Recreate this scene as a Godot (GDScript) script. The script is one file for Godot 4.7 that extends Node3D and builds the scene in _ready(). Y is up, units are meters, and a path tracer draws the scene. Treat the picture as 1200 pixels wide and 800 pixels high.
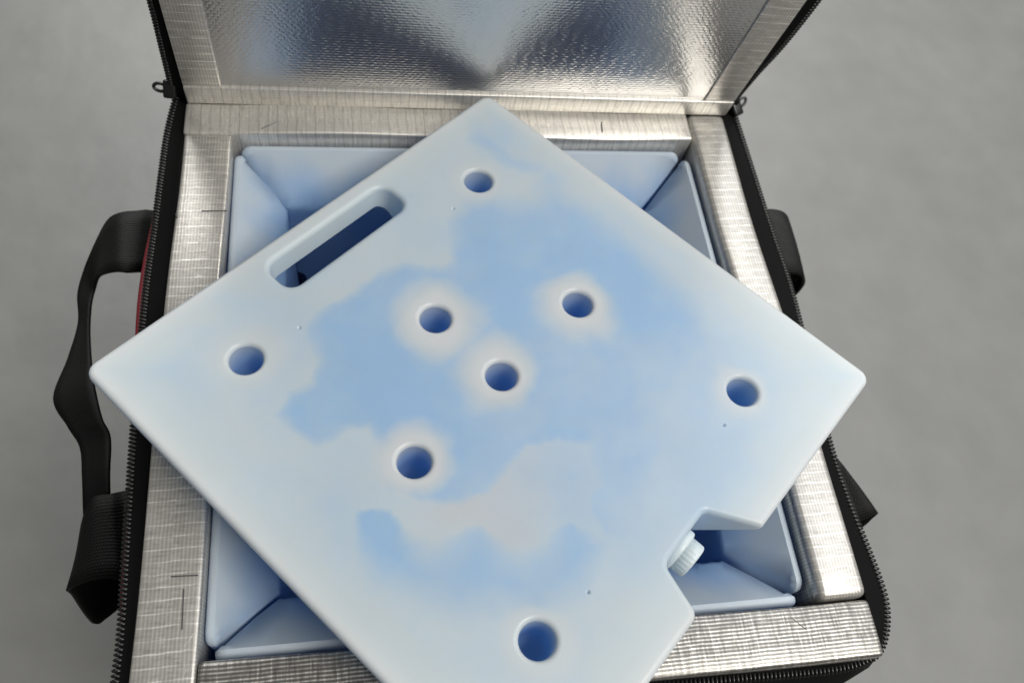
extends Node3D

const RIM := 0.42            # height of the foil rim above the ground
const S := 0.3235            # side of an ice plate
const T := 0.034             # thickness of an ice plate
var noise := FastNoiseLite.new()
var names := {}

# ---------------------------------------------------------------- helpers
func numbered(n: String) -> String:
	if not names.has(n):
		names[n] = 0
		return n
	names[n] += 1
	return "%s_%03d" % [n, names[n]]

func obj(called: String, mesh: Mesh, m: Material, parent: Node) -> MeshInstance3D:
	var o := MeshInstance3D.new()
	o.name = called
	o.mesh = mesh
	o.material_override = m
	parent.add_child(o, true)
	return o

func tag(o: Node, label: String, category: String, group := "") -> void:
	o.set_meta("label", label)
	o.set_meta("category", category)
	if group:
		o.set_meta("group", group)

func begin(smooth := true) -> SurfaceTool:
	var st := SurfaceTool.new()
	st.begin(Mesh.PRIMITIVE_TRIANGLES)
	st.set_smooth_group(0 if smooth else -1)
	return st

func fin(st: SurfaceTool) -> ArrayMesh:
	st.index()
	st.generate_normals()
	return st.commit()

func tri(st: SurfaceTool, a: Vector3, b: Vector3, c: Vector3, hint: Vector3, uvs := []) -> void:
	var flip: bool = (c - a).cross(b - a).dot(hint) < 0.0
	var ps := [a, c, b] if flip else [a, b, c]
	var us := ([uvs[0], uvs[2], uvs[1]] if flip else uvs) if uvs.size() == 3 else []
	for i in 3:
		if us.size() == 3:
			st.set_uv(us[i])
		st.add_vertex(ps[i])

func quad(st: SurfaceTool, a: Vector3, b: Vector3, c: Vector3, d: Vector3, hint: Vector3, uvs := []) -> void:
	tri(st, a, b, c, hint, [uvs[0], uvs[1], uvs[2]] if uvs.size() == 4 else [])
	tri(st, a, c, d, hint, [uvs[0], uvs[2], uvs[3]] if uvs.size() == 4 else [])

func lattice(h: float, r: float, seg: int, step: float) -> PackedFloat32Array:
	var l := PackedFloat32Array()
	for k in seg + 1:
		l.append(-h + r * (1.0 - cos(PI / 2 * k / seg)) * 0.999 if k < seg else -h + r)
	var inner := 2.0 * (h - r)
	var n := maxi(1, int(ceil(inner / step)))
	for k in range(1, n):
		l.append(-h + r + inner * k / n)
	for k in range(seg, -1, -1):
		l.append(-l[k])
	return l

# a box with rounded edges; warp (a Callable) may bend it afterwards
func rounded_box(size: Vector3, r: float, at := Vector3.ZERO, warp = null, step := 0.05, seg := 3) -> ArrayMesh:
	var st := begin()
	var h := size / 2.0
	var ls := [lattice(h.x, r, seg, step), lattice(h.y, r, seg, step), lattice(h.z, r, seg, step)]
	for ax in 3:
		var ua := (ax + 1) % 3
		var va := (ax + 2) % 3
		for sgn in [-1.0, 1.0]:
			var hint := Vector3.ZERO
			hint[ax] = sgn
			var lu: PackedFloat32Array = ls[ua]
			var lv: PackedFloat32Array = ls[va]
			var grid := []
			for i in lu.size():
				var row := []
				for j in lv.size():
					var p := Vector3.ZERO
					p[ax] = sgn * h[ax]
					p[ua] = lu[i]
					p[va] = lv[j]
					var q := p.clamp(-h + Vector3.ONE * r, h - Vector3.ONE * r)
					var d := p - q
					p = q + d.normalized() * r if d.length() > 1e-7 else p
					p += at
					row.append(warp.call(p) if warp != null else p)
				grid.append(row)
			for i in lu.size() - 1:
				for j in lv.size() - 1:
					quad(st, grid[i][j], grid[i + 1][j], grid[i + 1][j + 1], grid[i][j + 1], hint)
	return fin(st)

func catmull(ps: Array, n: int, closed := false) -> PackedVector3Array:
	var out := PackedVector3Array()
	var c := ps.size()
	var last := c if closed else c - 1
	for i in last:
		var a: Vector3 = ps[(i - 1 + c) % c] if closed else ps[maxi(i - 1, 0)]
		var b: Vector3 = ps[i]
		var d: Vector3 = ps[(i + 1) % c]
		var e: Vector3 = ps[(i + 2) % c] if closed else ps[mini(i + 2, c - 1)]
		for k in n:
			out.append(b.cubic_interpolate(d, a, e, float(k) / n))
	if not closed:
		out.append(ps[c - 1])
	return out

# points every `pitch` metres along a polyline: [position, tangent]
func walk(line: PackedVector3Array, pitch: float) -> Array:
	var out := []
	var left := 0.0
	for i in line.size() - 1:
		var seg := line[i].distance_to(line[i + 1])
		var dir := (line[i + 1] - line[i]).normalized()
		while left <= seg:
			out.append([line[i] + dir * left, dir])
			left += pitch
		left -= seg
	return out

# a woven band: cross-sections given as pairs of edge points, with real thickness
func ribbon(st: SurfaceTool, pairs: Array, thick: float, sub := 6, bulge := 0.0) -> void:
	var ea := []
	var eb := []
	for p in pairs:
		ea.append(p[0])
		eb.append(p[1])
	var la := catmull(ea, sub)
	var lb := catmull(eb, sub)
	var n := la.size()
	var across := 5
	var top := []
	var bot := []
	var uv := []
	var along := 0.0
	for i in n:
		var mid := (la[i] + lb[i]) / 2
		if i > 0:
			along += mid.distance_to((la[i - 1] + lb[i - 1]) / 2)
		var i0 := maxi(i - 1, 0)
		var i1 := mini(i + 1, n - 1)
		var t := ((la[i1] + lb[i1]) - (la[i0] + lb[i0])).normalized()
		var w := lb[i] - la[i]
		var nn := w.cross(t).normalized()
		var rt := []
		var rb := []
		var ru := []
		for k in across + 1:
			var f := float(k) / across
			var p: Vector3 = la[i].lerp(lb[i], f) + nn * bulge * sin(PI * f)
			rt.append(p + nn * thick / 2)
			rb.append(p - nn * thick / 2)
			ru.append(Vector2(f * 0.05, along))
		top.append(rt)
		bot.append(rb)
		uv.append(ru)
	for i in n - 1:
		for k in across:
			var us := [uv[i][k], uv[i + 1][k], uv[i + 1][k + 1], uv[i][k + 1]]
			var hint: Vector3 = top[i][k] - bot[i][k]
			quad(st, top[i][k], top[i + 1][k], top[i + 1][k + 1], top[i][k + 1], hint, us)
			quad(st, bot[i][k], bot[i + 1][k], bot[i + 1][k + 1], bot[i][k + 1], -hint, us)
		for k in [0, across]:
			var hs: Vector3 = (top[i][k] - top[i][across - k])
			quad(st, top[i][k], top[i + 1][k], bot[i + 1][k], bot[i][k], hs, [uv[i][k], uv[i + 1][k], uv[i + 1][k], uv[i][k]])
	for i in [0, n - 1]:
		var he: Vector3 = (la[i] - la[1 if i == 0 else n - 2])
		for k in across:
			quad(st, top[i][k], top[i][k + 1], bot[i][k + 1], bot[i][k], he, [uv[i][k], uv[i][k], uv[i][k], uv[i][k]])

func tube(st: SurfaceTool, line: PackedVector3Array, r: float, sides := 8, closed := false) -> void:
	var rings := []
	var n := line.size()
	for i in n:
		var t := (line[(i + 1) % n] - line[(i - 1 + n) % n]).normalized() if closed else (line[mini(i + 1, n - 1)] - line[maxi(i - 1, 0)]).normalized()
		var u := t.cross(Vector3.UP if absf(t.y) < 0.9 else Vector3.RIGHT).normalized()
		var v := t.cross(u)
		var ring := []
		for k in sides:
			var a := TAU * k / sides
			ring.append(line[i] + (u * cos(a) + v * sin(a)) * r)
		rings.append(ring)
	for i in (n if closed else n - 1):
		var j := (i + 1) % n
		for k in sides:
			var m := (k + 1) % sides
			quad(st, rings[i][k], rings[j][k], rings[j][m], rings[i][m], rings[i][k] - line[i])
	if not closed:
		for i in [0, n - 1]:
			for k in range(1, sides - 1):
				tri(st, rings[i][0], rings[i][k], rings[i][k + 1], line[i] - line[1 if i == 0 else n - 2])

# ---------------------------------------------------------------- textures
func image_of(w: int, f: Callable) -> Image:
	var data := PackedByteArray()
	data.resize(w * w * 3)
	var i := 0
	for y in w:
		for x in w:
			var c: Color = f.call(x, y)
			data[i] = int(clampf(c.r, 0, 1) * 255.0)
			data[i + 1] = int(clampf(c.g, 0, 1) * 255.0)
			data[i + 2] = int(clampf(c.b, 0, 1) * 255.0)
			i += 3
	return Image.create_from_data(w, w, false, Image.FORMAT_RGB8, data)

func tex(im: Image) -> ImageTexture:
	return ImageTexture.create_from_image(im)

func normals_from(height: Image, strength: float) -> ImageTexture:
	var n: Image = height.duplicate()
	n.convert(Image.FORMAT_RGBA8)
	n.bump_map_to_normal_map(strength)
	return tex(n)

func noise_tex(freq: float, lo: float, hi: float, sd: int, normal := false, strength := 2.0) -> NoiseTexture2D:
	var n := FastNoiseLite.new()
	n.seed = sd
	n.frequency = freq
	n.fractal_octaves = 5
	var t := NoiseTexture2D.new()
	t.width = 512
	t.height = 512
	t.seamless = true
	t.noise = n
	if normal:
		t.as_normal_map = true
		t.bump_strength = strength
	else:
		var g := Gradient.new()
		g.set_color(0, Color(lo, lo, lo).linear_to_srgb())
		g.set_color(1, Color(hi, hi, hi).linear_to_srgb())
		t.color_ramp = g
	return t

# foil tape laid over scrim: fine threads run along the tape every 2 mm, bolder ones cross it every 6.5 mm (0.13 m of tape per picture)
func tape_maps() -> Array:
	var w := 1024
	var fade := PackedFloat32Array()   # some threads stand out more than others
	for k in 85:
		fade.append(0.55 + 0.45 * sin(k * 2.4) * sin(k * 0.7))
	var pics := []
	for k in 4:
		var d := PackedByteArray()
		d.resize(w * w * 3)
		pics.append(d)
	var i := 0
	for y in w:
		var v := float(y) / w
		var wob := 0.10 * sin(TAU * 3.0 * v) + 0.06 * sin(TAU * 7.0 * v + 2.0)
		for x in w:
			var u := float(x) / w
			var n := noise.get_noise_2d(x * 1.6, y * 1.6)
			var smear := clampf(noise.get_noise_2d(x * 0.5 + 700.0, y * 4.0) * 2.2, -1.0, 1.0)
			var a := 65.0 * u + wob * 0.5 + 0.03 * n
			var fine := 0.5 + 0.5 * cos(TAU * a)
			fine *= fine * (0.55 + 0.45 * fade[int(a + 0.5 + 65.0) % 65])
			var b := 20.0 * v + 0.03 * sin(TAU * 2.0 * u + 0.3) + 0.02 * sin(TAU * 5.0 * u) + 0.05 * n
			var bb := 0.5 + 0.5 * cos(TAU * b)
			bb *= bb
			bb *= bb
			bb *= bb
			bb *= bb
			bb *= bb * (0.45 + 0.55 * fade[int(b + 20.5) % 20]) * (0.8 + 0.4 * smear)
			var h := clampf(0.32 + 0.22 * fine + 0.30 * bb + 0.16 * n, 0.0, 1.0)
			var rough := 0.10 * smear * n + 0.035 * smear
			var gs := [h, 0.74 + 0.12 * fine + 0.28 * bb + rough, 0.44 + 0.46 * fine * (1.0 + 0.3 * smear) + 0.12 * bb + rough, 0.84 + 0.06 * fine - 0.20 * bb + rough]  # one tape in three tones; the front one has thread reflections painted stronger
			for k in 4:
				var g: float = gs[k]
				var d: PackedByteArray = pics[k]
				d[i] = int(clampf(g, 0.0, 1.0) * 255.0)
				d[i + 1] = int(clampf(g * (0.985 if k else 1.0), 0.0, 1.0) * 255.0)
				d[i + 2] = int(clampf(g * (0.955 if k else 1.0), 0.0, 1.0) * 255.0)
				pics[k] = d
			i += 3
	var out := []
	for k in 4:
		out.append(Image.create_from_data(w, w, false, Image.FORMAT_RGB8, pics[k]))
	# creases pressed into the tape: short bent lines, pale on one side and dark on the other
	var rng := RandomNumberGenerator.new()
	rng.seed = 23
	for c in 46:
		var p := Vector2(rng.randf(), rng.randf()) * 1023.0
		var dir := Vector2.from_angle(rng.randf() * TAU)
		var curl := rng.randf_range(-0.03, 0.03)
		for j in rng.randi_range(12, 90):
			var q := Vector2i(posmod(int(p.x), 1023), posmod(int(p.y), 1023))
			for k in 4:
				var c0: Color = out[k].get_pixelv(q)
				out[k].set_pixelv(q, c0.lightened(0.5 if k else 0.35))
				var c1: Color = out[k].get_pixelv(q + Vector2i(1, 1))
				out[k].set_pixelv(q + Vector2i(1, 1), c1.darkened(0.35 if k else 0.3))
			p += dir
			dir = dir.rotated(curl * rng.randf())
	return out

func make_tape(maps: Array, which: int, turned: bool, rough: float) -> StandardMaterial3D:
	var height: Image = maps[0].duplicate()
	var shade: Image = maps[which].duplicate()
	if turned:
		height.rotate_90(CLOCKWISE)
		shade.rotate_90(CLOCKWISE)
	var m := StandardMaterial3D.new()
	m.albedo_texture = tex(shade)
	m.metallic = 0.62
	m.roughness = rough
	m.normal_enabled = true
	m.normal_texture = normals_from(height, 2.4)
	m.normal_scale = 0.42
	m.uv1_triplanar = true
	m.uv1_scale = Vector3.ONE / 0.13
	return m

# embossed woven foil of the lid: rows of short dashes
func make_foil() -> StandardMaterial3D:
	var w := 1024
	var height := image_of(w, func(x, y):
		var u: float = float(x) / w
		var v: float = float(y) / w
		var row: float = floor(v * 54.0)
		var fv: float = v * 54.0 - row
		var off: float = 0.5 * fposmod(row, 2.0) + 0.10 * sin(row * 1.7)
		var fu: float = fposmod(u * 30.0 + off + 0.08 * sin(TAU * v * 3.0), 1.0)
		var dash: float = pow(sin(PI * fu), 0.5) * pow(sin(PI * fv), 0.8)
		var own: float = 0.5 + 0.5 * sin(row * 12.9 + floor(u * 30.0 + off) * 78.2)
		var h: float = 0.15 + (0.35 + 0.4 * own) * dash + 0.22 * noise.get_noise_2d(x * 2.5, y * 2.5)
		return Color(h, h, h))
	var m := StandardMaterial3D.new()
	m.albedo_color = Color(0.80, 0.80, 0.80)
	m.metallic = 0.92
	m.roughness = 0.23
	m.normal_enabled = true
	m.normal_texture = normals_from(height, 1.6)
	m.normal_scale = 0.8
	m.uv1_triplanar = true
	m.uv1_scale = Vector3.ONE / 0.12
	return m

func make_webbing() -> StandardMaterial3D:
	var w := 256
	var height := image_of(w, func(x, y):
		var a: float = 0.5 + 0.5 * sin(TAU * (x / 16.0))
		var b: float = 0.5 + 0.5 * sin(TAU * (y / 12.8 + 0.5 * floor(x / 16.0)))
		var h: float = 0.25 + 0.55 * a * (0.35 + 0.65 * b)
		return Color(h, h, h))
	var m := StandardMaterial3D.new()
	m.albedo_texture = tex(image_of(w, func(x, y):
		var h: float = height.get_pixel(x, y).r
		var g: float = 0.01 + 0.20 * pow(h, 2.0)
		return Color(g, g, g * 1.02)))
	m.roughness = 0.6
	m.metallic_specular = 0.35
	m.normal_enabled = true
	m.normal_texture = normals_from(height, 5.0)
	m.uv1_scale = Vector3(1.0 / 0.03, 1.0 / 0.03, 1)
	return m

func seg_sd(p: Vector2, poly: PackedVector2Array) -> float:
	var d := 1e9
	var inside := false
	var n := poly.size()
	var j := n - 1
	for i in n:
		var a := poly[i]
		var b := poly[j]
		var e := b - a
		var q := p - a
		d = minf(d, (q - e * clampf(q.dot(e) / e.length_squared(), 0.0, 1.0)).length_squared())
		if (a.y > p.y) != (b.y > p.y) and p.x < (b.x - a.x) * (p.y - a.y) / (b.y - a.y) + a.x:
			inside = not inside
		j = i
	return -sqrt(d) if inside else sqrt(d)

const HOLES := [Vector2(-0.339, -0.296), Vector2(-0.333, 0.300), Vector2(-0.1665, 0.0067), Vector2(-0.003, -0.2125), Vector2(-0.002, 0.0075), Vector2(0.0035, 0.2305), Vector2(0.3335, -0.2875), Vector2(0.337, 0.3035)]
const DOTS := [Vector2(-0.322, -0.2035), Vector2(-0.318, 0.195), Vector2(0.3465, -0.2035), Vector2(0.349, 0.195)]
const MAIN := [Vector2(-0.302, -0.289), Vector2(-0.257, -0.305), Vector2(-0.227, -0.345), Vector2(-0.262, -0.421), Vector2(-0.224, -0.438), Vector2(-0.098, -0.420), Vector2(0.044, -0.408), Vector2(0.189, -0.383), Vector2(0.252, -0.338), Vector2(0.257, -0.239), Vector2(0.290, -0.150), Vector2(0.335, -0.059), Vector2(0.358, 0.024), Vector2(0.352, 0.099), Vector2(0.312, 0.118), Vector2(0.266, 0.093), Vector2(0.226, 0.048), Vector2(0.194, 0.008), Vector2(0.157, 0.029), Vector2(0.130, 0.078), Vector2(0.126, 0.129), Vector2(0.134, 0.190), Vector2(0.091, 0.246), Vector2(0.052, 0.276), Vector2(0.004, 0.296), Vector2(-0.037, 0.275), Vector2(-0.060, 0.244), Vector2(-0.094, 0.241), Vector2(-0.115, 0.266), Vector2(-0.114, 0.298), Vector2(-0.134, 0.330), Vector2(-0.175, 0.337), Vector2(-0.210, 0.328), Vector2(-0.228, 0.296), Vector2(-0.222, 0.253), Vector2(-0.252, 0.219), Vector2(-0.307, 0.189), Vector2(-0.327, 0.152), Vector2(-0.311, 0.109), Vector2(-0.311, 0.046), Vector2(-0.300, -0.032), Vector2(-0.260, -0.060), Vector2(-0.233, -0.105), Vector2(-0.262, -0.140), Vector2(-0.309, -0.175), Vector2(-0.322, -0.233)]
const LOWER := [Vector2(-0.000, 0.360), Vector2(0.012, 0.332), Vector2(0.042, 0.314), Vector2(0.089, 0.322), Vector2(0.123, 0.319), Vector2(0.145, 0.284), Vector2(0.154, 0.244), Vector2(0.201, 0.234), Vector2(0.237, 0.222), Vector2(0.253, 0.188), Vector2(0.253, 0.134), Vector2(0.286, 0.118), Vector2(0.326, 0.114), Vector2(0.347, 0.155), Vector2(0.342, 0.211), Vector2(0.315, 0.262), Vector2(0.242, 0.339), Vector2(0.173, 0.379), Vector2(0.108, 0.405), Vector2(0.050, 0.397)]
const STREAK := [Vector2(-0.493, -0.401), Vector2(-0.489, -0.453), Vector2(-0.415, -0.413), Vector2(-0.323, -0.407), Vector2(-0.272, -0.446), Vector2(-0.247, -0.402), Vector2(-0.305, -0.373), Vector2(-0.379, -0.361), Vector2(-0.428, -0.360)]
const PALE := [Vector2(-0.468, 0.476), Vector2(-0.426, 0.337), Vector2(-0.340, 0.369), Vector2(-0.268, 0.408), Vector2(-0.189, 0.404), Vector2(-0.139, 0.376), Vector2(-0.084, 0.353), Vector2(-0.089, 0.436), Vector2(-0.230, 0.455)]

# the gel inside the plate shows blue through the skin, white where the skin is thick or frosted; the glow at edges and well lips is painted on top
func plate_picture() -> ImageTexture:
	var w := 256
	var polys := [PackedVector2Array(MAIN), PackedVector2Array(LOWER), PackedVector2Array(STREAK), PackedVector2Array(PALE)]
	var soft := [[0.014, 0.026], [0.018, 0.05], [0.02, 0.03], [0.06, 0.10]]
	var power := [0.88, 0.92, 0.60, 0.50]
	var im := Image.create(w, w, false, Image.FORMAT_RGBF)
	var pale := Vector3(0.80, 0.875, 0.87)
	var blue := Vector3(0.455, 0.69, 0.94)
	var warm := Vector3(0.86, 0.86, 0.82)
	for y in w:
		for x in w:
			var p := Vector2((x + 0.5) / w - 0.5, (y + 0.5) / w - 0.5)
			var n1 := noise.get_noise_2d(x * 2.6, y * 2.6)
			var n2 := noise.get_noise_2d(x * 1.1 + 500.0, y * 1.1)
			var q := p + Vector2(n1, noise.get_noise_2d(x * 2.6 + 77.0, y * 2.6 + 300.0)) * 0.014 + Vector2(noise.get_noise_2d(x * 9.0, y * 9.0 + 50.0), noise.get_noise_2d(x * 9.0 + 90.0, y * 9.0)) * 0.004
			var m := 0.24 + 0.22 * n2 + 0.10 * n1
			var edge := 0.5 - maxf(absf(p.x), absf(p.y))
			for k in 4:
				var d := seg_sd(q, polys[k])
				var loose := maxf(smoothstep(0.10, 0.30, p.x) * smoothstep(0.10, -0.08, p.y), smoothstep(-0.12, -0.34, p.y))
				var sof: float = lerpf(soft[k][0], soft[k][1], clampf(0.5 + n2 * 1.5, 0.0, 1.0)) + (0.045 * loose if k == 0 else 0.0)
				if k == 1:
					sof = lerpf(0.010, 0.075, smoothstep(0.36, 0.52, p.x + p.y))
				var much: float = power[k] * (1.0 - 0.30 * smoothstep(0.05, 0.35, p.x + 0.3 * n2) if k == 0 else 1.0)
				m = maxf(m, much * (1.0 - smoothstep(-sof, sof, d)))
			# pale blue wash towards the right-hand corner
			m = maxf(m, 0.50 * (1.0 - smoothstep(0.18, 0.48, (p - Vector2(0.22, -0.10)).length())))
			m *= 0.25 + 0.75 * smoothstep(0.02, 0.13, edge + 0.03 * n1 + 0.04 * n2)
			var halo := 0.0
			for i in HOLES.size():
				var r: float = (p - HOLES[i]).length()
				var reach := 0.098 if i in [2, 3, 4] else 0.078
				halo = maxf(halo, (1.0 if i in [2, 3, 4, 5] else 0.5) * (1.0 - smoothstep(0.032, maxf(0.055, reach + 0.05 * n2 + 0.02 * n1), r)))
			m *= 1.0 - 0.90 * halo
			m *= 1.0 + 0.22 * noise.get_noise_2d(x * 2.0 + 40.0, y * 2.0) + 0.30 * noise.get_noise_2d(x * 0.9 + 140.0, y * 0.9 + 31.0) + 0.07 * noise.get_noise_2d(x * 8.0, y * 8.0 + 600.0)
			var c := pale.lerp(blue, clampf(m, 0.0, 1.0)).lerp(warm, halo * 0.55)
			# frosted, slightly warm patches between the two pools of gel and beside the upper one
			var frost := maxf(1.0 - smoothstep(0.05, 0.16, ((p - Vector2(0.135, 0.145)) * Vector2(1.0, 0.8)).length() + 0.04 * n1), 1.0 - smoothstep(0.03, 0.09, (p - Vector2(-0.20, -0.165)).length() + 0.03 * n1))
			c = c.lerp(Vector3(0.78, 0.755, 0.745), 0.7 * frost * (1.0 - clampf(m * 1.6, 0.0, 1.0)))
			var rim := 1.0 - smoothstep(0.0, 0.045, edge)
			c = c.lerp(Vector3(0.92, 0.93, 0.90), rim * 0.75)  # edge glow painted into the skin colour
			var lip := 0.0
			for i in HOLES.size():
				lip = maxf(lip, (0.8 if i in [2, 3, 4, 5] else 0.35) * (1.0 - smoothstep(0.034, maxf(0.050, 0.060 + 0.04 * n2), (p - HOLES[i]).length())))
			c = c.lerp(Vector3(0.92, 0.93, 0.90), lip * 0.7)  # bright glow round the wells, painted as whiter skin
			c *= 1.0 + 0.03 * n1
			im.set_pixel(x, y, Color(c.x, c.y, c.z).linear_to_srgb())
	im.resize(1024, 1024, Image.INTERPOLATE_CUBIC)
	im.convert(Image.FORMAT_RGB8)
	# fine scuffs and specks on the skin
	var rng := RandomNumberGenerator.new()
	rng.seed = 5
	for k in 160:
		var at := Vector2(rng.randf(), rng.randf()) * 1023.0
		var dir := Vector2.from_angle(rng.randf() * TAU)
		var long := rng.randi_range(1, 14) if k % 3 else 1
		var lift := rng.randf_range(0.02, 0.06)
		for i in long:
			var q := at + dir * i
			if q.x >= 0 and q.y >= 0 and q.x < 1023 and q.y < 1023:
				im.set_pixelv(Vector2i(q), im.get_pixelv(Vector2i(q)).lightened(lift))
	return tex(im)

# the plates that line the bag are full of blue gel, with a thicker and so paler skin along their edges
func lining_picture() -> ImageTexture:
	var w := 256
	var im := Image.create(w, w, false, Image.FORMAT_RGB8)
	for y in w:
		for x in w:
			var p := Vector2((x + 0.5) / w - 0.5, (y + 0.5) / w - 0.5)
			var e := 0.5 - maxf(absf(p.x), absf(p.y))
			var n := noise.get_noise_2d(x * 2.0, y * 2.0)
			var c := Vector3(0.70, 0.79, 0.85).lerp(Vector3(0.37, 0.60, 0.92), smoothstep(0.0, 0.10, e + 0.03 * n))
			im.set_pixel(x, y, Color(c.x, c.y, c.z).linear_to_srgb())
	im.resize(512, 512, Image.INTERPOLATE_CUBIC)
	return tex(im)

# ---------------------------------------------------------------- the ice plates
# corners of the outline: position, radius, and how far the edge that follows moves in on the underside (the sides are bevelled)
func outline(inset: float, bevel: float) -> PackedVector2Array:
	var h := S / 2.0
	var cs := [[Vector2(-h, -h), 0.0075, 1.0], [Vector2(h, -h), 0.0075, 1.0], [Vector2(h, -0.0305), 0.0036, 0.0], [Vector2(0.1330, -0.0150), 0.0045, 0.0], [Vector2(0.1340, 0.0235), 0.006, 0.0], [Vector2(h, 0.0325), 0.0065, 1.0], [Vector2(h, h), 0.0075, 1.0], [Vector2(-h, h), 0.0075, 1.0]]
	var n := cs.size()
	var pts := []
	for i in n:
		var a: Vector2 = cs[(i - 1 + n) % n][0]
		var b: Vector2 = cs[i][0]
		var c: Vector2 = cs[(i + 1) % n][0]
		var d0 := (b - a).normalized()
		var d1 := (c - b).normalized()
		var n0 := Vector2(-d0.y, d0.x)   # into the plate
		var n1 := Vector2(-d1.y, d1.x)
		var i0: float = inset + bevel * float(cs[(i - 1 + n) % n][2])
		var i1: float = inset + bevel * float(cs[i][2])
		var q = Geometry2D.line_intersects_line(b + n0 * i0, d0, b + n1 * i1, d1)
		pts.append(q if q != null else b + n0 * i0)
	var out := PackedVector2Array()
	for i in n:
		var a: Vector2 = pts[(i - 1 + n) % n]
		var b: Vector2 = pts[i]
		var c: Vector2 = pts[(i + 1) % n]
		var d0 := (b - a).normalized()
		var d1 := (c - b).normalized()
		var convex := d0.cross(d1) > 0.0
		var r: float = maxf(cs[i][1] - inset, 0.0004) if convex else cs[i][1] + inset
		var half := absf(d0.angle_to(d1)) / 2.0
		var cut := r * tan(half)
		var from := b - d0 * cut
		var to := b + d1 * cut
		var side := 1.0 if convex else -1.0
		var center := from + Vector2(-d0.y, d0.x) * r * side
		var v0 := from - center
		var sweep := d0.angle_to(d1)
		for k in 7:
			out.append(center + v0.rotated(sweep * k / 6.0))
		var e: Vector2 = pts[(i + 1) % n]
		var nxt: Vector2 = pts[(i + 2) % n]
		var de := (nxt - e).normalized()
		var r2: float = maxf(cs[(i + 1) % n][1] - inset, 0.0004) if d1.cross(de) > 0.0 else cs[(i + 1) % n][1] + inset
		var stop := e - d1 * r2 * tan(absf(d1.angle_to(de)) / 2.0)
		var m := 24 if to.distance_to(stop) > 0.06 else 5
		if i in [1, 5]:
			m = 14
		for k in range(1, m):
			out.append(to.lerp(stop, float(k) / m))
	return out

func round_hole(c: Vector2, r: float, n := 28) -> PackedVector2Array:
	var out := PackedVector2Array()
	for k in n:
		out.append(c + Vector2.from_angle(TAU * k / n) * r)
	return out

func slot_ring(grow: float) -> PackedVector2Array:
	var lo := Vector2(-0.1495, -0.0470) - Vector2.ONE * grow
	var hi := Vector2(-0.1262, 0.0500) + Vector2.ONE * grow
	var r := 0.0085 + grow
	var out := PackedVector2Array()
	var cs := [Vector2(lo.x + r, lo.y + r), Vector2(hi.x - r, lo.y + r), Vector2(hi.x - r, hi.y - r), Vector2(lo.x + r, hi.y - r)]
	for i in 4:
		for k in 8:
			out.append(cs[i] + Vector2.from_angle(PI + PI / 2 * i + PI / 2 * k / 7.0) * r)
		var a := out[out.size() - 1]
		var b: Vector2 = cs[(i + 1) % 4] + Vector2.from_angle(PI + PI / 2 * (i + 1)) * r
		var m := 20 if i % 2 else 2
		for k in range(1, m):
			out.append(a.lerp(b, float(k) / m))
	return out

func under(p: Vector2) -> float:
	var r := 0.0075
	var q := p.abs() - Vector2.ONE * (S / 2.0 - r)
	var e := r - (q.max(Vector2.ZERO).length() + minf(maxf(q.x, q.y), 0.0))
	return -minf(T, 0.005 + maxf(e, 0.0))

func uv_of(p: Vector2) -> Vector2:
	return p / S + Vector2(0.5, 0.5)

func skin(st: SurfaceTool, rings: Array, outer: PackedVector2Array, holes: Array, grid: float, height: Callable, up: float, more := []) -> void:
	var pts := PackedVector2Array()
	for r in rings:
		pts.append_array(r)
	pts.append_array(PackedVector2Array(more))
	var h := S / 2.0
	st.set_smooth_group(0 if up > 0.0 else 1)
	var g := -h + grid
	while g < h - grid * 0.5:
		var k := -h + grid
		while k < h - grid * 0.5:
			var p := Vector2(g + 0.0007 * sin(k * 900.0), k + 0.0007 * cos(g * 700.0))
			var ok := Geometry2D.is_point_in_polygon(p, outer)
			for hole in holes:
				ok = ok and not Geometry2D.is_point_in_polygon(p, hole)
			for q in pts:
				if not ok:
					break
				ok = p.distance_squared_to(q) > 0.000004
			if ok:
				pts.append(p)
			k += grid
		g += grid
	var ids := Geometry2D.triangulate_delaunay(pts)
	for i in range(0, ids.size(), 3):
		var a := pts[ids[i]]
		var b := pts[ids[i + 1]]
		var c := pts[ids[i + 2]]
		var m := (a + b + c) / 3.0
		if absf((b - a).cross(c - a)) < 1e-10 or not Geometry2D.is_point_in_polygon(m, outer):
			continue
		var out := false
		for hole in holes:
			out = out or Geometry2D.is_point_in_polygon(m, hole)
		if out:
			continue
		tri(st, Vector3(a.x, height.call(a), a.y), Vector3(b.x, height.call(b), b.y), Vector3(c.x, height.call(c), c.y), Vector3(0, up, 0), [uv_of(a), uv_of(b), uv_of(c)])
	st.set_smooth_group(0)

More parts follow.
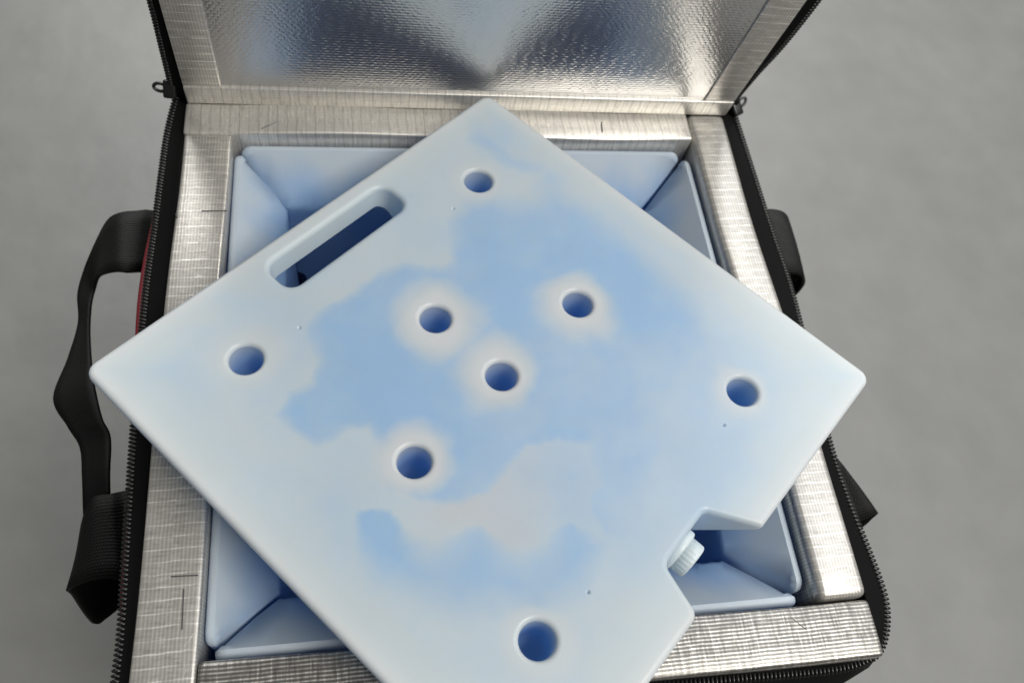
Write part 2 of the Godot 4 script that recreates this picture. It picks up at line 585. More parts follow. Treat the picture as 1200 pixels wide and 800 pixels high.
# a strip between two rings of equal count; `out` +1 when the ring's own outside is the visible side, -1 for the inside of a hole
func strip(st: SurfaceTool, a: PackedVector2Array, ya, b: PackedVector2Array, yb, out: float, mid := Vector2.INF) -> void:
	var n := a.size()
	for i in n:
		var j := (i + 1) % n
		var hint2: Vector2
		if mid != Vector2.INF:
			hint2 = (a[i] - mid) * out
		else:
			var e := a[j] - a[i]
			hint2 = Vector2(e.y, -e.x) * out
		var y0: float = ya if ya is float else ya[i]
		var y1: float = ya if ya is float else ya[j]
		var y2: float = yb if yb is float else yb[j]
		var y3: float = yb if yb is float else yb[i]
		var hint := Vector3(hint2.x, 0, hint2.y).normalized() * 0.02 + Vector3(0, 0.0001, 0)
		if absf(y0 - y3) < (a[i] - b[i]).length() * 2.0:
			hint += Vector3(0, 0.02, 0)
		quad(st, Vector3(a[i].x, y0, a[i].y), Vector3(a[j].x, y1, a[j].y), Vector3(b[j].x, y2, b[j].y), Vector3(b[i].x, y3, b[i].y), hint, [uv_of(a[i]), uv_of(a[j]), uv_of(b[j]), uv_of(b[i])])

func plate_body() -> ArrayMesh:
	var st := begin()
	var f := 0.0034
	var full := outline(0.0, 0.0)
	var top := outline(f, 0.0)
	var R := 0.0093
	var fr := 0.0026
	var tops := []
	for c in HOLES:
		tops.append(round_hole(c * S, R + fr))
	for c in DOTS:
		tops.append(round_hole(c * S, 0.0011, 8))
	var slot := slot_ring(0.0)
	var slot_top := slot_ring(0.0034)
	var rings := [top, slot_top]
	var holes := [slot_top]
	for t in tops:
		rings.append(t)
		holes.append(t)
	var flat := func(_p): return 0.0
	# rings just outside every edge keep the flat face flat up to its rounded rims
	var firm := []
	firm.append_array(outline(f + 0.0009, 0.0))
	firm.append_array(slot_ring(0.0034 + 0.0009))
	for c in HOLES:
		firm.append_array(round_hole(c * S, R + fr + 0.0008))
	for c in DOTS:
		firm.append_array(round_hole(c * S, 0.0017, 8))
		firm.append_array(round_hole(c * S, 0.0040, 10))
	skin(st, rings, top, holes, 0.011, flat, 1.0, firm)
	# rounded rim of the outline, short upright side
	var prev := top
	var py := 0.0
	for k in range(1, 5):
		var a := PI / 2 * k / 4.0
		var ring := outline(f * (1.0 - sin(a)), 0.0)
		var y := -f * (1.0 - cos(a))
		strip(st, prev, py, ring, y, 1.0)
		prev = ring
		py = y
	strip(st, prev, py, full, -0.005, 1.0)
	var sill := []
	for p in full:
		sill.append(minf(under(p), -0.0051))
	st.set_smooth_group(2)
	strip(st, full, -0.005, full, sill, 1.0)
	st.set_smooth_group(0)
	# slot
	prev = slot_top
	py = 0.0
	for k in range(1, 5):
		var a := PI / 2 * k / 4.0
		var ring := slot_ring(f * (1.0 - sin(a)))
		strip(st, prev, py, ring, -f * (1.0 - cos(a)), -1.0)
		prev = ring
		py = -f * (1.0 - cos(a))
	var low := []
	for p in slot:
		low.append(under(p))
	strip(st, slot, py, slot, low, -1.0)
	# lips of the wells and the pin marks
	for c in HOLES:
		prev = round_hole(c * S, R + fr)
		py = 0.0
		for k in range(1, 5):
			var a := PI / 2 * k / 4.0
			var ring := round_hole(c * S, R + fr * (1.0 - sin(a)))
			strip(st, prev, py, ring, -fr * (1.0 - cos(a)), -1.0, c * S)
			prev = ring
			py = -fr * (1.0 - cos(a))
	for c in DOTS:
		strip(st, round_hole(c * S, 0.0011, 8), 0.0, round_hole(c * S, 0.0006, 8), -0.0016, -1.0, c * S)
		var bottom := round_hole(c * S, 0.0006, 8)
		for k in range(1, 7):
			tri(st, Vector3(bottom[0].x, -0.0016, bottom[0].y), Vector3(bottom[k].x, -0.0016, bottom[k].y), Vector3(bottom[k + 1].x, -0.0016, bottom[k + 1].y), Vector3.UP, [uv_of(c * S), uv_of(c * S), uv_of(c * S)])
	# bevelled underside
	var crease := []
	for g in [T - 0.005 - 0.0022, T - 0.005, T - 0.005 + 0.0022, 0.0018]:
		for p in outline(0.0, g):
			var ok := Geometry2D.is_point_in_polygon(p, full) and not Geometry2D.is_point_in_polygon(p, slot)
			for q in crease:
				ok = ok and p.distance_squared_to(q) > 0.0000014
			for q in full:
				ok = ok and p.distance_squared_to(q) > 0.0000014
			for q in slot:
				ok = ok and p.distance_squared_to(q) > 0.0000014
			if ok:
				crease.append(p)
	skin(st, [full, slot], full, [slot], 0.016, under, -1.0, crease)
	return fin(st)

# a moulded well over blue gel: lit lip and shaded depth painted as pale to blue (v runs along the wall)
func well_mesh() -> ArrayMesh:
	var st := begin()
	var R := 0.0093
	var steps := [[R, -0.0026], [R * 0.992, -0.006], [R * 0.985, -0.010], [R * 0.975, -0.0155], [R * 0.965, -0.0205], [R * 0.935, -0.0250], [R * 0.86, -0.0278], [R * 0.70, -0.0295], [R * 0.5, -0.0302], [R * 0.25, -0.0305], [0.0, -0.0305]]
	var n := 28
	for i in steps.size() - 1:
		var v0 := (i + 0.2) / 10.0
		var v1 := (i + 1.2) / 10.0
		for k in n:
			var a := Vector2.from_angle(TAU * k / n)
			var c := Vector2.from_angle(TAU * (k + 1) / n)
			var r0: float = steps[i][0]
			var r1: float = steps[i + 1][0]
			var y0: float = steps[i][1]
			var y1: float = steps[i + 1][1]
			var hint := Vector3(-a.x, 0, -a.y) * (y0 - y1) + Vector3.UP * (r0 - r1)
			var ps := [Vector3(a.x * r0, y0, a.y * r0), Vector3(c.x * r0, y0, c.y * r0), Vector3(c.x * r1, y1, c.y * r1), Vector3(a.x * r1, y1, a.y * r1)]
			var us := [Vector2(0.5, v0), Vector2(0.5, v0), Vector2(0.5, v1), Vector2(0.5, v1)]
			if r1 > 0.0:
				quad(st, ps[0], ps[1], ps[2], ps[3], hint, us)
			else:
				tri(st, ps[0], ps[1], ps[2], hint, [us[0], us[1], us[2]])
	return fin(st)

# screw cap in the notch: a collar and a ribbed cap, its axis pointing out of the plate
func cap_part(r: float, x0: float, x1: float, ribs: int, depth: float) -> ArrayMesh:
	var st := begin()
	var n := 96 if ribs else 32
	var prof := [[x0, r * 0.5], [x0, r], [x1 - 0.0012, r], [x1 - 0.0004, r - 0.0005], [x1, r - 0.0014], [x1, r * 0.4], [x1, 0.0]]
	var rings := []
	for q in prof:
		var ring := []
		for k in n:
			var a: float = TAU * k / n
			var rr: float = q[1] - (depth if ribs and q[1] >= r and (k / 2) % 2 else 0.0)
			ring.append(Vector3(q[0], sin(a) * rr, cos(a) * rr))
		rings.append(ring)
	for i in rings.size() - 1:
		for k in n:
			var m := (k + 1) % n
			var hint := Vector3(0, rings[i][k].y, rings[i][k].z).normalized() + Vector3(3.0 if prof[i + 1][1] < prof[i][1] else (-3.0 if i == 0 else 0.0), 0, 0)
			quad(st, rings[i][k], rings[i][m], rings[i + 1][m], rings[i + 1][k], hint)
	return fin(st)

# ---------------------------------------------------------------- the scene
func _ready() -> void:
	# camera
	var cam := Camera3D.new()
	cam.name = "camera"
	add_child(cam)
	var right := Vector3(0.98319473, 0.14565309, 0.11006041)
	var down := Vector3(-0.0293439, -0.46894817, 0.8827381)
	var ahead := Vector3(0.18018616, -0.87113305, -0.45679335)
	cam.transform = Transform3D(Basis(right, -down, -ahead).orthonormalized(), Vector3(-0.08226303, 0.44602296 + RIM, 0.23177606))
	var at := CameraAttributesPhysical.new()
	at.frustum_focal_length = 28.16
	at.frustum_focus_distance = 0.45
	at.frustum_near = 0.02
	at.frustum_far = 60.0
	at.exposure_aperture = 9.0
	cam.attributes = at
	cam.fov = 46.17
	cam.near = 0.02
	cam.far = 60.0
	cam.current = true
	# light: a dim even room with three unseen area lamps added: behind the camera on the right, at the back and on the right
	var we := WorldEnvironment.new()
	we.name = "environment"
	var env := Environment.new()
	env.background_mode = Environment.BG_COLOR
	env.background_color = Color(0.10, 0.10, 0.098).linear_to_srgb()
	env.tonemap_mode = Environment.TONE_MAPPER_LINEAR
	env.tonemap_exposure = 1.13
	env.sdfgi_enabled = true
	env.ssao_enabled = true
	env.ssil_enabled = true
	we.environment = env
	add_child(we)
	area("added_front_light", Vector3(1.30, 3.1, 1.2), Vector3(0, 0.2, -0.4), Vector2(1.3, 1.3), Color(1.0, 0.985, 0.955), 6.6)  # unseen soft lamp added for light from the front right
	area("added_back_light", Vector3(0.2, 2.0, -2.3), Vector3(0, 0, -0.8), Vector2(2.4, 1.4), Color(1.0, 0.995, 0.985), 9.5)  # lamp added out of view to brighten the ground at the back
	area("added_side_light", Vector3(1.35, 2.1, -0.4), Vector3(0, RIM, 0), Vector2(1.7, 1.7), Color(0.985, 0.99, 1.0), 1.6)  # added off-view lamp that brightens foil and plate from the right
	noise.seed = 11
	noise.frequency = 0.012
	noise.fractal_octaves = 4
	ground()
	bag()
	plates()

func area(called: String, from: Vector3, to: Vector3, size: Vector2, c: Color, energy: float) -> void:
	var l := AreaLight3D.new()
	l.name = called
	l.area_size = size
	l.light_color = c
	l.light_energy = energy
	l.area_range = 12.0
	l.area_attenuation = 2.0
	l.shadow_enabled = true
	add_child(l)
	l.look_at_from_position(from, to, Vector3.UP)

func ground() -> void:
	var p := PlaneMesh.new()
	p.size = Vector2(14, 14)
	var m := StandardMaterial3D.new()
	m.albedo_texture = noise_tex(0.006, 0.168, 0.188, 3)
	m.detail_enabled = true
	m.detail_blend_mode = BaseMaterial3D.BLEND_MODE_MUL
	m.detail_albedo = noise_tex(0.03, 0.88, 1.0, 8)
	m.detail_uv_layer = BaseMaterial3D.DETAIL_UV_1
	m.albedo_color = Color(0.995, 1.0, 0.985)
	m.roughness = 0.5
	m.roughness_texture = null
	m.uv1_triplanar = true
	m.uv1_world_triplanar = true
	m.uv1_scale = Vector3.ONE / 1.3
	m.normal_enabled = true
	m.normal_texture = noise_tex(0.02, 0, 1, 21, true, 1.5)
	m.normal_scale = 0.25
	var g := obj("ground", p, m, self)
	g.set_meta("kind", "structure")

func black(lin: float, rough: float) -> StandardMaterial3D:
	var m := StandardMaterial3D.new()
	m.albedo_color = Color(lin, lin, lin * 1.04).linear_to_srgb()
	m.roughness = rough
	m.metallic_specular = 0.5 if rough < 0.5 else 0.2
	return m

func lid_warp(p: Vector3) -> Vector3:
	# the soft lid stands open and is a little twisted: its right side flares and leans forward
	var f := (p.x + 0.2) / 0.404
	var q := p
	q.x += 0.07 * f * p.y
	q.z += 0.10 * f * p.y + 0.0025 * sin(f * 5.0) * p.y * 4.0
	return q

func teeth_mesh(lines: Array, widths: Vector3, pitch: float, side: Vector3) -> ArrayMesh:
	var st := begin()
	for line in lines:
		var spots := walk(line, pitch)
		for i in spots.size():
			var t: Vector3 = spots[i][1]
			var u := side.cross(t).normalized()
			var v := t.cross(u)
			var slant := (t + u * (0.5 if i % 2 else 0.35)).normalized()
			var rings := 5
			var sides := 8
			var grid := []
			for a in rings + 1:
				var row := []
				for b in sides:
					var th := PI * a / rings
					var ph := TAU * b / sides
					var q := u * cos(th) * widths.x + (slant * cos(ph) * widths.y + v * sin(ph) * widths.z) * sin(th)
					row.append(spots[i][0] + q)
				grid.append(row)
			for a in rings:
				for b in sides:
					var c := (b + 1) % sides
					var mid: Vector3 = (grid[a][b] + grid[a + 1][b] + grid[a + 1][c] + grid[a][c]) / 4.0 - spots[i][0]
					if a > 0:
						tri(st, grid[a][b], grid[a + 1][b], grid[a][c], mid)
					if a < rings - 1:
						tri(st, grid[a][c], grid[a + 1][b], grid[a + 1][c], mid)
	return fin(st)

func bag() -> void:
	var b := Node3D.new()
	b.name = "cooler_bag"
	add_child(b)
	b.position = Vector3(0, RIM, 0)
	tag(b, "open black cooler bag with silver foil lined walls, zipped lid standing up behind", "cooler bag")
	var cloth := make_webbing()
	cloth.uv1_scale = Vector3(32, 32, 1)
	var fabric := black(0.008, 0.8)
	var tape_black := black(0.006, 0.8)
	var plastic := black(0.012, 0.28)
	var red := StandardMaterial3D.new()
	red.albedo_color = Color(0.26, 0.018, 0.028).linear_to_srgb()
	red.roughness = 0.6
	var maps := tape_maps()
	var tape_long := make_tape(maps, 1, false, 0.36)
	var tape_front := make_tape(maps, 2, true, 0.36)
	var tape_cross := make_tape(maps, 3, true, 0.36)
	# body: fabric shell that bulges a little below the zip
	var st := begin()
	var rows := []
	var ys := [-0.012, -0.02, -0.032, -0.05, -0.08, -0.14, -0.22, -0.30, -0.38, -0.405, -0.4185]
	var outs := [0.0045, 0.0085, 0.0115, 0.0115, 0.009, 0.008, 0.009, 0.009, 0.008, 0.004, -0.008]
	for i in ys.size():
		var row := []
		for k in 96:
			row.append(shell(TAU * k / 96.0, outs[i], ys[i]))
		rows.append(row)
	for i in ys.size() - 1:
		for k in 96:
			var m := (k + 1) % 96
			var out := Vector3(rows[i][k].x, 0, rows[i][k].z)
			quad(st, rows[i][k], rows[i][m], rows[i + 1][m], rows[i + 1][k], out)
	for k in 96:
		var e: int = ys.size() - 1
		tri(st, rows[e][k], rows[e][(k + 1) % 96], Vector3(0, ys[e], 0), Vector3.DOWN)
	obj("body", fin(st), fabric, b)
	# red piping round the body under the zip
	st = begin()
	var line := PackedVector3Array()
	for k in 128:
		var p := shell(TAU * k / 128.0, 0.0125, -0.031)
		p.y -= 0.035 * smoothstep(0.12, 0.2, p.z)
		line.append(p)
	tube(st, line, 0.0026, 8, true)
	obj("piping", fin(st), red, b)
	# insulated walls wrapped in foil tape
	var bottom := -0.375
	board(b, Vector3(-0.2018, bottom, -0.1712), Vector3(-0.1703, 0.0, 0.2070), 0.0022, tape_long, -1)
	board(b, Vector3(-0.2018, bottom, -0.2005), Vector3(0.1712, 0.0012, -0.1720), 0.0022, tape_cross, 0)
	board(b, Vector3(0.1722, bottom, -0.2005), Vector3(0.2030, 0.0006, 0.1724), 0.0048, tape_long, 1)
	board(b, Vector3(-0.1693, bottom, 0.1734), Vector3(0.2014, 0.0010, 0.2050), 0.0030, tape_front, 2)
	# cuts and creases in the tape
	var dark := black(0.10, 0.9)
	for k in [
		["cut", Vector3(-0.1851, 0.0000, -0.1053), Vector3(-0.1691, 0.0000, -0.1053), 0.0006],
		["cut", Vector3(-0.1853, 0.0000, 0.1299), Vector3(-0.1718, 0.0000, 0.1303), 0.0006],
		["cut", Vector3(-0.1785, 0.0000, 0.1367), Vector3(-0.1778, 0.0000, 0.1570), 0.0005],
		["crease", Vector3(-0.1496, 0.0010, -0.1756), Vector3(-0.1359, 0.0010, -0.1839), 0.0006],
		["crease", Vector3(0.1004, 0.0010, -0.1886), Vector3(0.0994, 0.0010, -0.1783), 0.0007],
		["crease", Vector3(-0.2008, -0.0000, -0.1033), Vector3(-0.1999, 0.0000, -0.0992), 0.0010],
		["cut", Vector3(0.1578, 0.0000, 0.1872), Vector3(0.1497, 0.0000, 0.1791), 0.0006],
		["crease", Vector3(0.1678, 0.0000, 0.1684), Vector3(0.1678, 0.0000, 0.1703), 0.0013]]:
		var along: Vector3 = k[2] - k[1]
		var mark := obj(k[0], rounded_box(Vector3(along.length(), 0.0008, k[3]), 0.0003), dark, b)
		mark.transform = Transform3D(Basis(along.normalized(), Vector3.UP, along.normalized().cross(Vector3.UP)), (k[1] + k[2]) / 2.0 + Vector3(0, 0.0002, 0))
	obj("floor_board", rounded_box(Vector3(0.40, 0.03, 0.40), 0.004, Vector3(0, -0.392, 0)), tape_cross, b)
	# zip: black tape from the foil to the coil, the coil of teeth
	var zip := [Vector3(-0.2095, -0.003, -0.2065), Vector3(-0.2125, -0.006, -0.19), Vector3(-0.2145, -0.008, -0.165), Vector3(-0.2158, -0.010, -0.10), Vector3(-0.2166, -0.010, -0.045), Vector3(-0.2142, -0.010, 0.051), Vector3(-0.2095, -0.009, 0.15), Vector3(-0.2085, -0.008, 0.185), Vector3(-0.199, -0.008, 0.205), Vector3(-0.175, -0.008, 0.2085), Vector3(-0.05, -0.009, 0.2075), Vector3(0.0977, -0.009, 0.2075), Vector3(0.17, -0.010, 0.2085), Vector3(0.196, -0.010, 0.2055), Vector3(0.2085, -0.010, 0.1975), Vector3(0.2165, -0.009, 0.180), Vector3(0.2172, -0.008, 0.16), Vector3(0.2135, -0.008, 0.115), Vector3(0.2125, -0.008, 0.075), Vector3(0.2165, -0.009, 0.02), Vector3(0.2208, -0.010, -0.0436), Vector3(0.2200, -0.010, -0.1025), Vector3(0.2185, -0.008, -0.17), Vector3(0.2150, -0.003, -0.2065)]
	var path := catmull(zip, 8)
	var pairs := []
	for i in zip.size():
		var p: Vector3 = zip[i]
		var q := Vector3(clampf(p.x, -0.2008, 0.2018), -0.0035, clampf(p.z, -0.205, 0.2040))
		if absf(q.x - p.x) < 0.004 and absf(q.z - p.z) < 0.0045 and p.z > 0.19:
			q = p + Vector3(0, 0.002, -0.006)
		pairs.append([q, p + Vector3(0, -0.0006, 0)])
	st = begin()
	ribbon(st, pairs, 0.0014, 8, -0.0008)
	obj("zipper_tape", fin(st), tape_black, b)
	var tm := teeth_mesh([path], Vector3(0.0027, 0.0013, 0.0017), 0.0025, Vector3.UP)
	obj("zipper_teeth", tm, plastic, b).set_meta("kind", "stuff")
	# outer tape from the coil down to the piping
	st = begin()
	var outer := []
	for p in zip:
		var c := Vector3(p.x, 0, p.z)
		outer.append([p + Vector3(0, -0.0012, 0), p + c.normalized() * 0.0035 + Vector3(0, -0.014, 0)])
	ribbon(st, outer, 0.0012, 8, 0.0)
	obj("zipper_tape", fin(st), tape_black, b)
	obj("hinge_flap", rounded_box(Vector3(0.428, 0.040, 0.007), 0.002, Vector3(0.002, -0.010, -0.2095)), fabric, b)
	slider(b, Transform3D(Basis(Vector3.UP, -0.15) * Basis(Vector3.RIGHT, 0.9), Vector3(-0.2115, 0.006, -0.206)), plastic, Vector3(-0.85, 0.12, -0.10))
	slider(b, Transform3D(Basis(Vector3.UP, 0.5) * Basis(Vector3.RIGHT, 0.6), Vector3(0.2155, 0.001, -0.2065)), plastic, Vector3(0.55, 0.35, -0.45))
	handles(b, cloth)
	lid(b, fabric, tape_black, plastic, tape_long, tape_cross)

func shell(a: float, out: float, y: float) -> Vector3:
	# rounded rectangle seen from above, pushed out by `out`; the left wall bulges towards the back
	var h := Vector2(0.2035, 0.2045) + Vector2.ONE * out
	var r := 0.022
	var d := Vector2(cos(a), sin(a))
	var q := d / maxf(absf(d.x), absf(d.y))
	var p := q * h
	var inner := h - Vector2.ONE * r
	var c := p.clamp(-inner, inner)
	if (p - c).length() > 1e-6 and absf(p.x) > inner.x and absf(p.y) > inner.y:
		p = c + (p - c).normalized() * r
	var depth := smoothstep(-0.012, -0.03, y) * (1.0 - smoothstep(-0.10, -0.30, y) * 0.7)
	if p.x < -0.15:
		p.x -= 0.0090 * depth * exp(-pow((p.y + 0.065) / 0.085, 2.0))
	if p.x > 0.15:
		p.x += 0.005 * depth * exp(-pow((p.y + 0.03) / 0.11, 2.0))
	p.y += 0.0025 * sin(p.x * 17.0) * depth
	return Vector3(p.x, y, p.y)

func board(b: Node3D, lo: Vector3, hi: Vector3, r: float, m: Material, which: int) -> void:
	var size := hi - lo
	var mid := (lo + hi) / 2.0
	var warp := func(p: Vector3) -> Vector3:
		# tape-wrapped foam: never quite straight
		var q := p + mid
		var top := smoothstep(-0.1, 0.0, q.y)
		var along := q.z if size.z > size.x else q.x
		q.y += 0.0007 * sin(along * 41.0 + which * 2.0) * top
		if size.z > size.x:
			q.x += 0.0009 * sin(along * 23.0 + which * 1.3) * top
		else:
			q.z += 0.0007 * sin(along * 27.0 + which * 1.7) * top
		return q - mid
	var o := obj("foil_board", rounded_box(size, r, Vector3.ZERO, warp, 0.012), m, b)
	o.position = mid

func slider(b: Node3D, t: Transform3D, m: Material, pull: Vector3) -> void:
	var s := obj("zipper_slider", rounded_box(Vector3(0.009, 0.0055, 0.0125), 0.0017), m, b)
	s.transform = t
	# bridge and a small open pull loop
	var st := begin()
	var line := PackedVector3Array()
	var dir := (t.basis.inverse() * pull).normalized()
	var side := dir.cross(Vector3.UP if absf(dir.y) < 0.8 else Vector3.RIGHT).normalized()
	for k in 20:
		var a := TAU * k / 20.0
		line.append(dir * (0.0066 + 0.0042 * cos(a)) + side * 0.0026 * sin(a))
	tube(st, line, 0.0012, 8, true)
	obj("pull_loop", fin(st), m, s)

func handles(b: Node3D, cloth: Material) -> void:
	var left_upper := [[Vector3(-0.2160, -0.130, -0.162), Vector3(-0.2165, -0.130, -0.108)], [Vector3(-0.2235, -0.080, -0.158), Vector3(-0.2245, -0.080, -0.104)],
		[Vector3(-0.2360, -0.0635, -0.1535), Vector3(-0.2353, -0.0645, -0.1000)], [Vector3(-0.2434, -0.0580, -0.1488), Vector3(-0.2438, -0.0580, -0.0961)],
		[Vector3(-0.2541, -0.0560, -0.1454), Vector3(-0.2522, -0.0580, -0.0969)], [Vector3(-0.2635, -0.0620, -0.1430), Vector3(-0.2626, -0.0660, -0.1001)],
		[Vector3(-0.2740, -0.0750, -0.1327), Vector3(-0.2704, -0.0780, -0.1043)], [Vector3(-0.2840, -0.0880, -0.1168), Vector3(-0.2758, -0.0900, -0.1020)],
		[Vector3(-0.2882, -0.0950, -0.1014), Vector3(-0.2773, -0.0920, -0.0900)], [Vector3(-0.2857, -0.0980, -0.0794), Vector3(-0.2753, -0.0900, -0.0690)],
		[Vector3(-0.2876, -0.0950, -0.0489), Vector3(-0.2675, -0.0800, -0.0380)], [Vector3(-0.2908, -0.0900, -0.0160), Vector3(-0.2595, -0.0700, -0.0131)],
		[Vector3(-0.2771, -0.0850, 0.0072), Vector3(-0.2521, -0.0680, 0.0094)], [Vector3(-0.2672, -0.0830, 0.0228), Vector3(-0.2461, -0.0700, 0.0225)],
		[Vector3(-0.2630, -0.0830, 0.0440), Vector3(-0.2436, -0.0700, 0.0495)], [Vector3(-0.2600, -0.0860, 0.0720), Vector3(-0.2440, -0.0860, 0.0760)]]
	var left_lower := [[Vector3(-0.2155, -0.130, 0.050), Vector3(-0.2155, -0.130, 0.104)], [Vector3(-0.2225, -0.080, 0.054), Vector3(-0.2225, -0.088, 0.108)],
		[Vector3(-0.2359, -0.0700, 0.0590), Vector3(-0.2294, -0.0800, 0.1123)], [Vector3(-0.2411, -0.0660, 0.0615), Vector3(-0.2351, -0.0750, 0.1114)],
		[Vector3(-0.2506, -0.0660, 0.0641), Vector3(-0.2475, -0.0750, 0.1114)], [Vector3(-0.2570, -0.0750, 0.0780), Vector3(-0.2625, -0.0830, 0.1136)],
		[Vector3(-0.2597, -0.0880, 0.0917), Vector3(-0.2637, -0.0960, 0.1150)], [Vector3(-0.2590, -0.1000, 0.0980), Vector3(-0.2616, -0.1180, 0.1235)],
		[Vector3(-0.2575, -0.1080, 0.0985), Vector3(-0.2592, -0.1300, 0.1268)], [Vector3(-0.2550, -0.1180, 0.0970), Vector3(-0.2565, -0.1400, 0.1215)],
		[Vector3(-0.2480, -0.1400, 0.0900), Vector3(-0.2490, -0.1580, 0.1090)], [Vector3(-0.2380, -0.1700, 0.0800), Vector3(-0.2360, -0.1800, 0.1000)]]
	var st := begin()
	ribbon(st, left_upper, 0.0022, 6, 0.0008)
	ribbon(st, left_lower, 0.0022, 6, 0.0008)
	obj("handle_strap", fin(st), cloth, b)
	var right_upper := [[Vector3(0.2160, -0.130, -0.150), Vector3(0.2160, -0.130, -0.095)], [Vector3(0.2240, -0.085, -0.150), Vector3(0.2240, -0.088, -0.092)],
		[Vector3(0.2430, -0.0600, -0.149), Vector3(0.2440, -0.0630, -0.088)], [Vector3(0.2590, -0.0540, -0.147), Vector3(0.2600, -0.0580, -0.087)],
		[Vector3(0.2690, -0.0570, -0.141), Vector3(0.2710, -0.0640, -0.086)], [Vector3(0.2740, -0.0740, -0.134), Vector3(0.2760, -0.0840, -0.085)],
		[Vector3(0.2650, -0.1150, -0.126), Vector3(0.2640, -0.1300, -0.080)], [Vector3(0.2560, -0.1700, -0.105), Vector3(0.2520, -0.1850, -0.065)],
		[Vector3(0.2500, -0.2100, -0.050), Vector3(0.2420, -0.2350, -0.040)], [Vector3(0.2500, -0.2100, 0.020), Vector3(0.2420, -0.2350, 0.010)]]
	var right_lower := [[Vector3(0.2140, -0.130, 0.048), Vector3(0.2140, -0.130, 0.102)], [Vector3(0.2220, -0.085, 0.052), Vector3(0.2220, -0.092, 0.108)],
		[Vector3(0.2350, -0.0690, 0.0560), Vector3(0.2450, -0.0800, 0.1135)], [Vector3(0.2480, -0.0640, 0.0640), Vector3(0.2600, -0.0720, 0.1120)],
		[Vector3(0.2550, -0.0650, 0.0760), Vector3(0.2705, -0.0690, 0.1090)], [Vector3(0.2590, -0.0740, 0.0850), Vector3(0.2745, -0.0770, 0.1085)],
		[Vector3(0.2580, -0.0950, 0.0850), Vector3(0.2700, -0.1040, 0.1120)], [Vector3(0.2520, -0.1500, 0.0700), Vector3(0.2520, -0.1620, 0.1000)],
		[Vector3(0.2500, -0.2100, 0.020), Vector3(0.2420, -0.2350, 0.010)]]
	st = begin()
	ribbon(st, right_upper, 0.0022, 6, 0.0008)
	ribbon(st, right_lower, 0.0022, 6, 0.0008)
	obj("handle_strap", fin(st), cloth, b)

func lid(b: Node3D, fabric: Material, tape_black: Material, plastic: Material, tape_long: Material, tape_cross: Material) -> void:
	var w := lid_warp
	# outer fabric shell of the lid, behind the foil
	var l := obj("lid", rounded_box(Vector3(0.417, 0.409, 0.030), 0.006, Vector3(0.002, 0.2035, -0.2195), w, 0.04), fabric, b)
	var slack := func(p: Vector3) -> Vector3:
		var q: Vector3 = w.call(p)
		q.z += 0.0005 * noise.get_noise_2d(p.x * 900.0, p.y * 900.0) * smoothstep(0.01, 0.05, p.y)
		return q
	obj("foil_panel", rounded_box(Vector3(0.4035, 0.4000, 0.016), 0.0025, Vector3(0.00175, 0.2012, -0.2085), slack, 0.008), make_foil(), l)
	# tape strips that wrap the edges of the panel, a hair proud of the foil
	obj("edge_tape", rounded_box(Vector3(0.0250, 0.384, 0.0022), 0.0009, Vector3(-0.1880, 0.2085, -0.2001), w, 0.02), tape_long_upright(tape_long), l)
	obj("edge_tape", rounded_box(Vector3(0.0250, 0.384, 0.0022), 0.0009, Vector3(0.1916, 0.2085, -0.2001), w, 0.02), tape_long_upright(tape_long), l)
	obj("edge_tape", rounded_box(Vector3(0.4045, 0.0158, 0.0050), 0.0011, Vector3(0.0018, 0.0089, -0.2004), w, 0.012), tape_cross, l)
	# zip round the lid
	var zl := [Vector3(-0.2105, 0.000, -0.2075), Vector3(-0.2098, 0.012, -0.2065), Vector3(-0.2086, 0.04, -0.2065), Vector3(-0.2070, 0.09, -0.2065), Vector3(-0.2070, 0.22, -0.2065), Vector3(-0.2060, 0.38, -0.2065)]
	var zr := [Vector3(0.2130, 0.000, -0.2085), Vector3(0.2105, 0.012, -0.2075), Vector3(0.2118, 0.04, -0.2065), Vector3(0.2160, 0.09, -0.2055), Vector3(0.2170, 0.22, -0.2055), Vector3(0.2160, 0.38, -0.2055)]
	var lines := []
	for z in [zl, zr]:
		var st := begin()
		var pl := []
		var pairs := []
		for p in z:
			pl.append(w.call(p))
			var q: Vector3 = p
			q.x = clampf(p.x, -0.1995, 0.2030)
			q.z = -0.2035
			pairs.append([w.call(q), w.call(p)])
		lines.append(catmull(pl, 8))
		ribbon(st, pairs, 0.0014, 8, 0.0)
		obj("zipper_tape", fin(st), tape_black, l)
	obj("zipper_teeth", teeth_mesh(lines, Vector3(0.0027, 0.0013, 0.0017), 0.0025, Vector3.BACK), plastic, l).set_meta("kind", "stuff")

func tape_long_upright(m: StandardMaterial3D) -> StandardMaterial3D:
	return m   # on upright faces the same tape runs up the panel

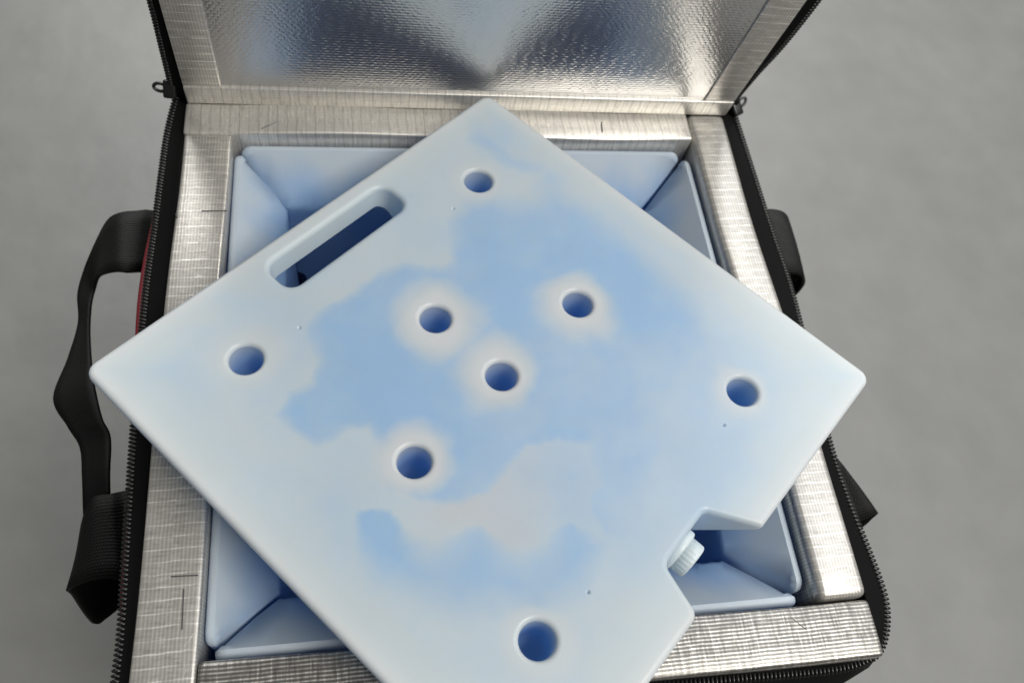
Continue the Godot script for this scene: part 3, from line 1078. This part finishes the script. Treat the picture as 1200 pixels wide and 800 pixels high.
func plates() -> void:
	var body := plate_body()
	var well := well_mesh()
	var skin_m := StandardMaterial3D.new()
	skin_m.albedo_texture = plate_picture()
	skin_m.roughness = 0.30
	skin_m.backlight_enabled = true
	skin_m.backlight = Color(0.35, 0.45, 0.6).linear_to_srgb()
	skin_m.metallic_specular = 0.5
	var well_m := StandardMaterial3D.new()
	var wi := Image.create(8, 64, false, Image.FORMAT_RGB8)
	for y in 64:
		var c := Vector3(0.74, 0.80, 0.84).lerp(Vector3(0.36, 0.55, 0.80), smoothstep(0.0, 0.42, y / 63.0))  # paints the lit lip fading into the shaded blue depth
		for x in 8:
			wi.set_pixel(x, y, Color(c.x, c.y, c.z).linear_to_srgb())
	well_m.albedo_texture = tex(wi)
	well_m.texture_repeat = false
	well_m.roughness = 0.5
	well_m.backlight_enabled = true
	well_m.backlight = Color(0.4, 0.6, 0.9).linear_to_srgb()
	var cap_m := StandardMaterial3D.new()
	cap_m.albedo_color = Color(0.66, 0.75, 0.79).linear_to_srgb()
	cap_m.roughness = 0.35
	var wall_m := StandardMaterial3D.new()
	wall_m.albedo_texture = lining_picture()
	wall_m.roughness = 0.42
	wall_m.backlight_enabled = true
	wall_m.backlight = Color(0.25, 0.4, 0.6).linear_to_srgb()
	var p := Node3D.new()
	p.name = numbered("ice_plate")
	add_child(p)
	var k := 0.986
	var eye := Vector3(-0.08226303, 0.44602296, 0.23177606)
	var o := eye + (Vector3(-0.0026, 0.030, 0.0343) - eye) * k
	var ex := Vector3(0.6662, 0.0395, 0.7458).normalized()
	var ez := Vector3(-0.7458, 0.0226, 0.6662).normalized()
	p.transform = Transform3D(Basis(ex, ez.cross(ex).normalized(), ez).orthonormalized(), o + Vector3(0, RIM, 0))
	tag(p, "pale blue ice plate laid cornerwise across the open top of the bag", "ice plate", "ice plates of the cooler bag")
	var shell_o := obj("shell", body, skin_m, p)
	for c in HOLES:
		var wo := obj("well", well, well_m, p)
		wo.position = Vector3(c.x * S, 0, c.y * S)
	var cap := obj("screw_cap", cap_part(0.0104, 0.1372, 0.1458, 24, 0.00022), cap_m, p)
	cap.position = Vector3(0, -0.0165, 0.0055)
	var collar := obj("collar", cap_part(0.0128, 0.1325, 0.1375, 0, 0.0), cap_m, cap)
	collar.position = Vector3.ZERO
	# the plates that line the bag: large face outwards
	var turns := [
		[Vector3(-1, 0, 0), Vector3(-0.1690, -0.173, 0.0), "pale blue ice plate standing against the left foil wall inside the bag"],
		[Vector3(0, 0, -1), Vector3(-0.001, -0.173, -0.1708), "pale blue ice plate standing against the back foil wall inside the bag"],
		[Vector3(1, 0, 0), Vector3(0.1700, -0.173, 0.0), "pale blue ice plate standing against the right foil wall inside the bag"],
		[Vector3(0, 0, 1), Vector3(0.0, -0.173, 0.1722), "pale blue ice plate standing against the front foil wall inside the bag"],
		[Vector3(0, -1, 0), Vector3(0.0, -0.3725, 0.0), "dark looking blue ice plate lying at the bottom of the bag"]]
	for t in turns:
		var c: Node3D = p.duplicate()
		c.name = numbered("ice_plate")
		add_child(c)
		var y: Vector3 = t[0]
		var z := Vector3.UP if absf(y.y) < 0.5 else Vector3.BACK
		c.transform = Transform3D(Basis(y.cross(z), y, z).scaled_local(Vector3(1.014, 1.0, 1.014)), t[1] + Vector3(0, RIM, 0))
		c.set_meta("label", t[2])
		(c.get_node("shell") as MeshInstance3D).material_override = wall_m
